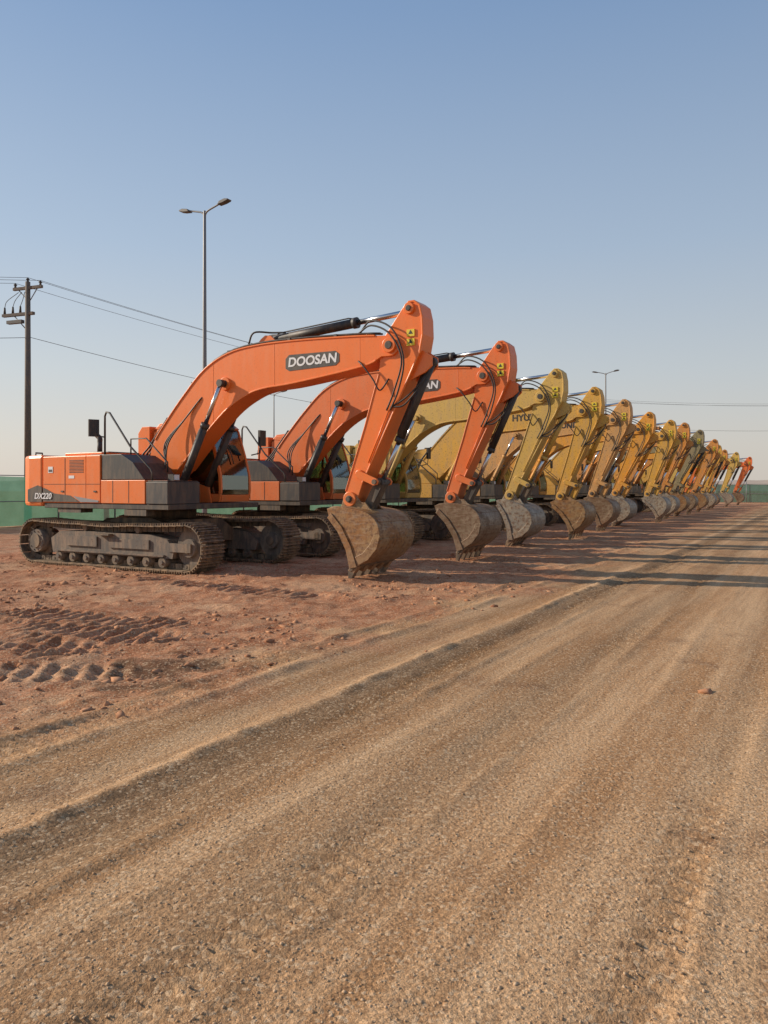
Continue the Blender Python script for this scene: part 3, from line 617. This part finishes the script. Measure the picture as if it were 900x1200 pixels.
# ------------------------------------------------------------------ utility poles + wires
PH = 11.2
pts = [(-33, 30), (-16.65, 35.9), (17.4, 82), (60, 84)]
tops = []
for i, (x, y) in enumerate(pts):
    a = math.radians(-20 if i < 3 else 60)
    e = empty('utility_pole', (x, y, 0), a); b = MB()
    b.cyl((0, 0, 0), (0, 0, PH), .17, 'wood', .11, 12); b.box(-.85, .85, -.06, .06, PH-.35, PH-.22, 'wood')
    for s in (-.75, 0, .75): 
        b.cyl((s, 0, PH-.22 if s else PH), (s, 0, PH+.0 if s else PH+.2), .055, 'grey', .035, 8); b.cyl((s, 0, (PH-.1 if s else PH+.1)), (s, 0, (PH-.06 if s else PH+.14)), .08, 'grey', seg=8)
    b.tube([(-.6, 0, PH-.3), (0, .1, PH-.9), (.6, 0, PH-.3)], .025, 'galv', 6)
    if i == 1:
        b.box(-1.5, .35, -.08, .08, PH-1.55, PH-1.42, 'wood')
        for s in (-1.4, -.9, -.45):
            b.cyl((s, 0, PH-1.42), (s, 0, PH-1.1), .06, 'darksteel', .04, 8)
            b.tube(cat([(s, 0, PH-1.1), (s+.15, 0, PH-.8), (s*.4, 0, PH-.45)], 5), .015, 'rubber', 5)
        b.box(-1.2, -.3, -.1, .1, PH-1.9, PH-1.75, 'grey'); b.tube([(0, 0, PH-2.3), (-.8, 0, PH-1.55)], .025, 'galv', 6)
    addobj('pole_and_crossarms', b.mesh('upole'), e)
    tops.append([(x+s*math.cos(a), y+s*math.sin(a), PH+.0 if s else PH+.2) for s in (-.75, 0, .75)]+[(x+.15, y, PH-2.6)])
b = MB()
for i in range(3):
    for k in range(4):
        p = Vector(tops[i][k]); q = Vector(tops[i+1][k]); sag = (.35, 1.25, .8)[i]*(1.15 if k == 3 else 1)
        b.tube([tuple(p.lerp(q, t/24)-Vector((0, 0, sag*4*(t/24)*(1-t/24)))) for t in range(25)], .010 if k < 3 else .013, 'wire', 5)
addobj('power_lines', b.mesh('power_lines'))

# ------------------------------------------------------------------ distant low hills
b = MB(); vs = []; fs = []; n = 220
for i in range(n+1):
    a = math.radians(-75+150*i/n); r = 420
    hh = 5.2+1.2*math.sin(i*.13)+.5*math.sin(i*.41+1)+.3*math.sin(i*1.3)
    for rr, z in ((r-90, -1), (r-25, hh*.7), (r, hh), (r+60, -1)): vs.append((rr*math.sin(a), rr*math.cos(a), z))
for i in range(n):
    for j in range(3): fs.append((i*4+j, (i+1)*4+j, (i+1)*4+j+1, i*4+j+1))
M['hill'] = paint('distant_hill', (0.44, 0.34, 0.26), .1, .95, lowdust=0)  # distance haze is put into this base colour
b.add(vs, fs, 'hill', True); addobj('hills', b.mesh('hills'))

# ------------------------------------------------------------------ light
el_ = math.radians(24); tosun = Vector((-.983*math.cos(el_), .18*math.cos(el_), math.sin(el_)))
sl = bpy.data.lights.new('sun', 'SUN'); sl.energy = 5.0; sl.angle = math.radians(.6); sl.color = (1, .87, .70)
so = bpy.data.objects.new('sun', sl); scene.collection.objects.link(so); so.rotation_euler = (-tosun).to_track_quat('-Z', 'Y').to_euler(); so.location = (-30, 10, 30)
wd = bpy.data.worlds.new('World'); scene.world = wd; wd.use_nodes = True; nt = wd.node_tree
for n in list(nt.nodes): nt.nodes.remove(n)
out = N(nt, 'ShaderNodeOutputWorld'); bg = N(nt, 'ShaderNodeBackground'); sky = N(nt, 'ShaderNodeTexSky', sky_type='NISHITA')
sky.sun_disc = False; sky.sun_elevation = el_; sky.sun_rotation = math.atan2(tosun.x, tosun.y); sky.air_density = 1.2; sky.dust_density = 2.0; sky.ozone_density = 2.0
tcw = N(nt, 'ShaderNodeTexCoord').outputs['Generated']
sp = N(nt, 'ShaderNodeSeparateXYZ'); nt.links.new(tcw, sp.inputs[0])
rp = N(nt, 'ShaderNodeValToRGB'); nt.links.new(sp.outputs[2], rp.inputs[0]); e = rp.color_ramp.elements
stops = [(0, (.62, .56, .50)), (.05, (.60, .57, .53)), (.14, (.51, .545, .57)), (.29, (.36, .45, .57)), (.53, (.195, .30, .48)), (1, (.10, .18, .34))]
e[0].position = 0; e[0].color = (*stops[0][1], 1); e[1].position = 1; e[1].color = (*stops[-1][1], 1)
for p, cc in stops[1:-1]: x = e.new(p); x.color = (*cc, 1)
dn = N(nt, 'ShaderNodeVectorMath', operation='DOT_PRODUCT'); nt.links.new(tcw, dn.inputs[0]); dn.inputs[1].default_value = tuple(tosun)
haze = N(nt, 'ShaderNodeVectorMath', operation='SCALE'); nt.links.new(rp.outputs[0], haze.inputs[0]); nt.links.new(maprange(nt, dn.outputs['Value'], -1, 1, 8.6, 11.6), haze.inputs['Scale'])
mixw = mixc(nt, .85, sky.outputs[0], haze.outputs[0])
nt.links.new(mixw, bg.inputs[0]); bg.inputs[1].default_value = .112; nt.links.new(bg.outputs[0], out.inputs[0])

# ------------------------------------------------------------------ camera
cam = bpy.data.cameras.new('camera'); cam.sensor_fit = 'VERTICAL'; cam.sensor_height = 36; cam.lens = 27; cam.shift_y = -29/1200; cam.clip_end = 9000; cam.clip_start = .05
co_ = bpy.data.objects.new('camera', cam); scene.collection.objects.link(co_); co_.location = (0, 0, 1.6); co_.rotation_euler = (math.radians(90), 0, 0)
scene.camera = co_
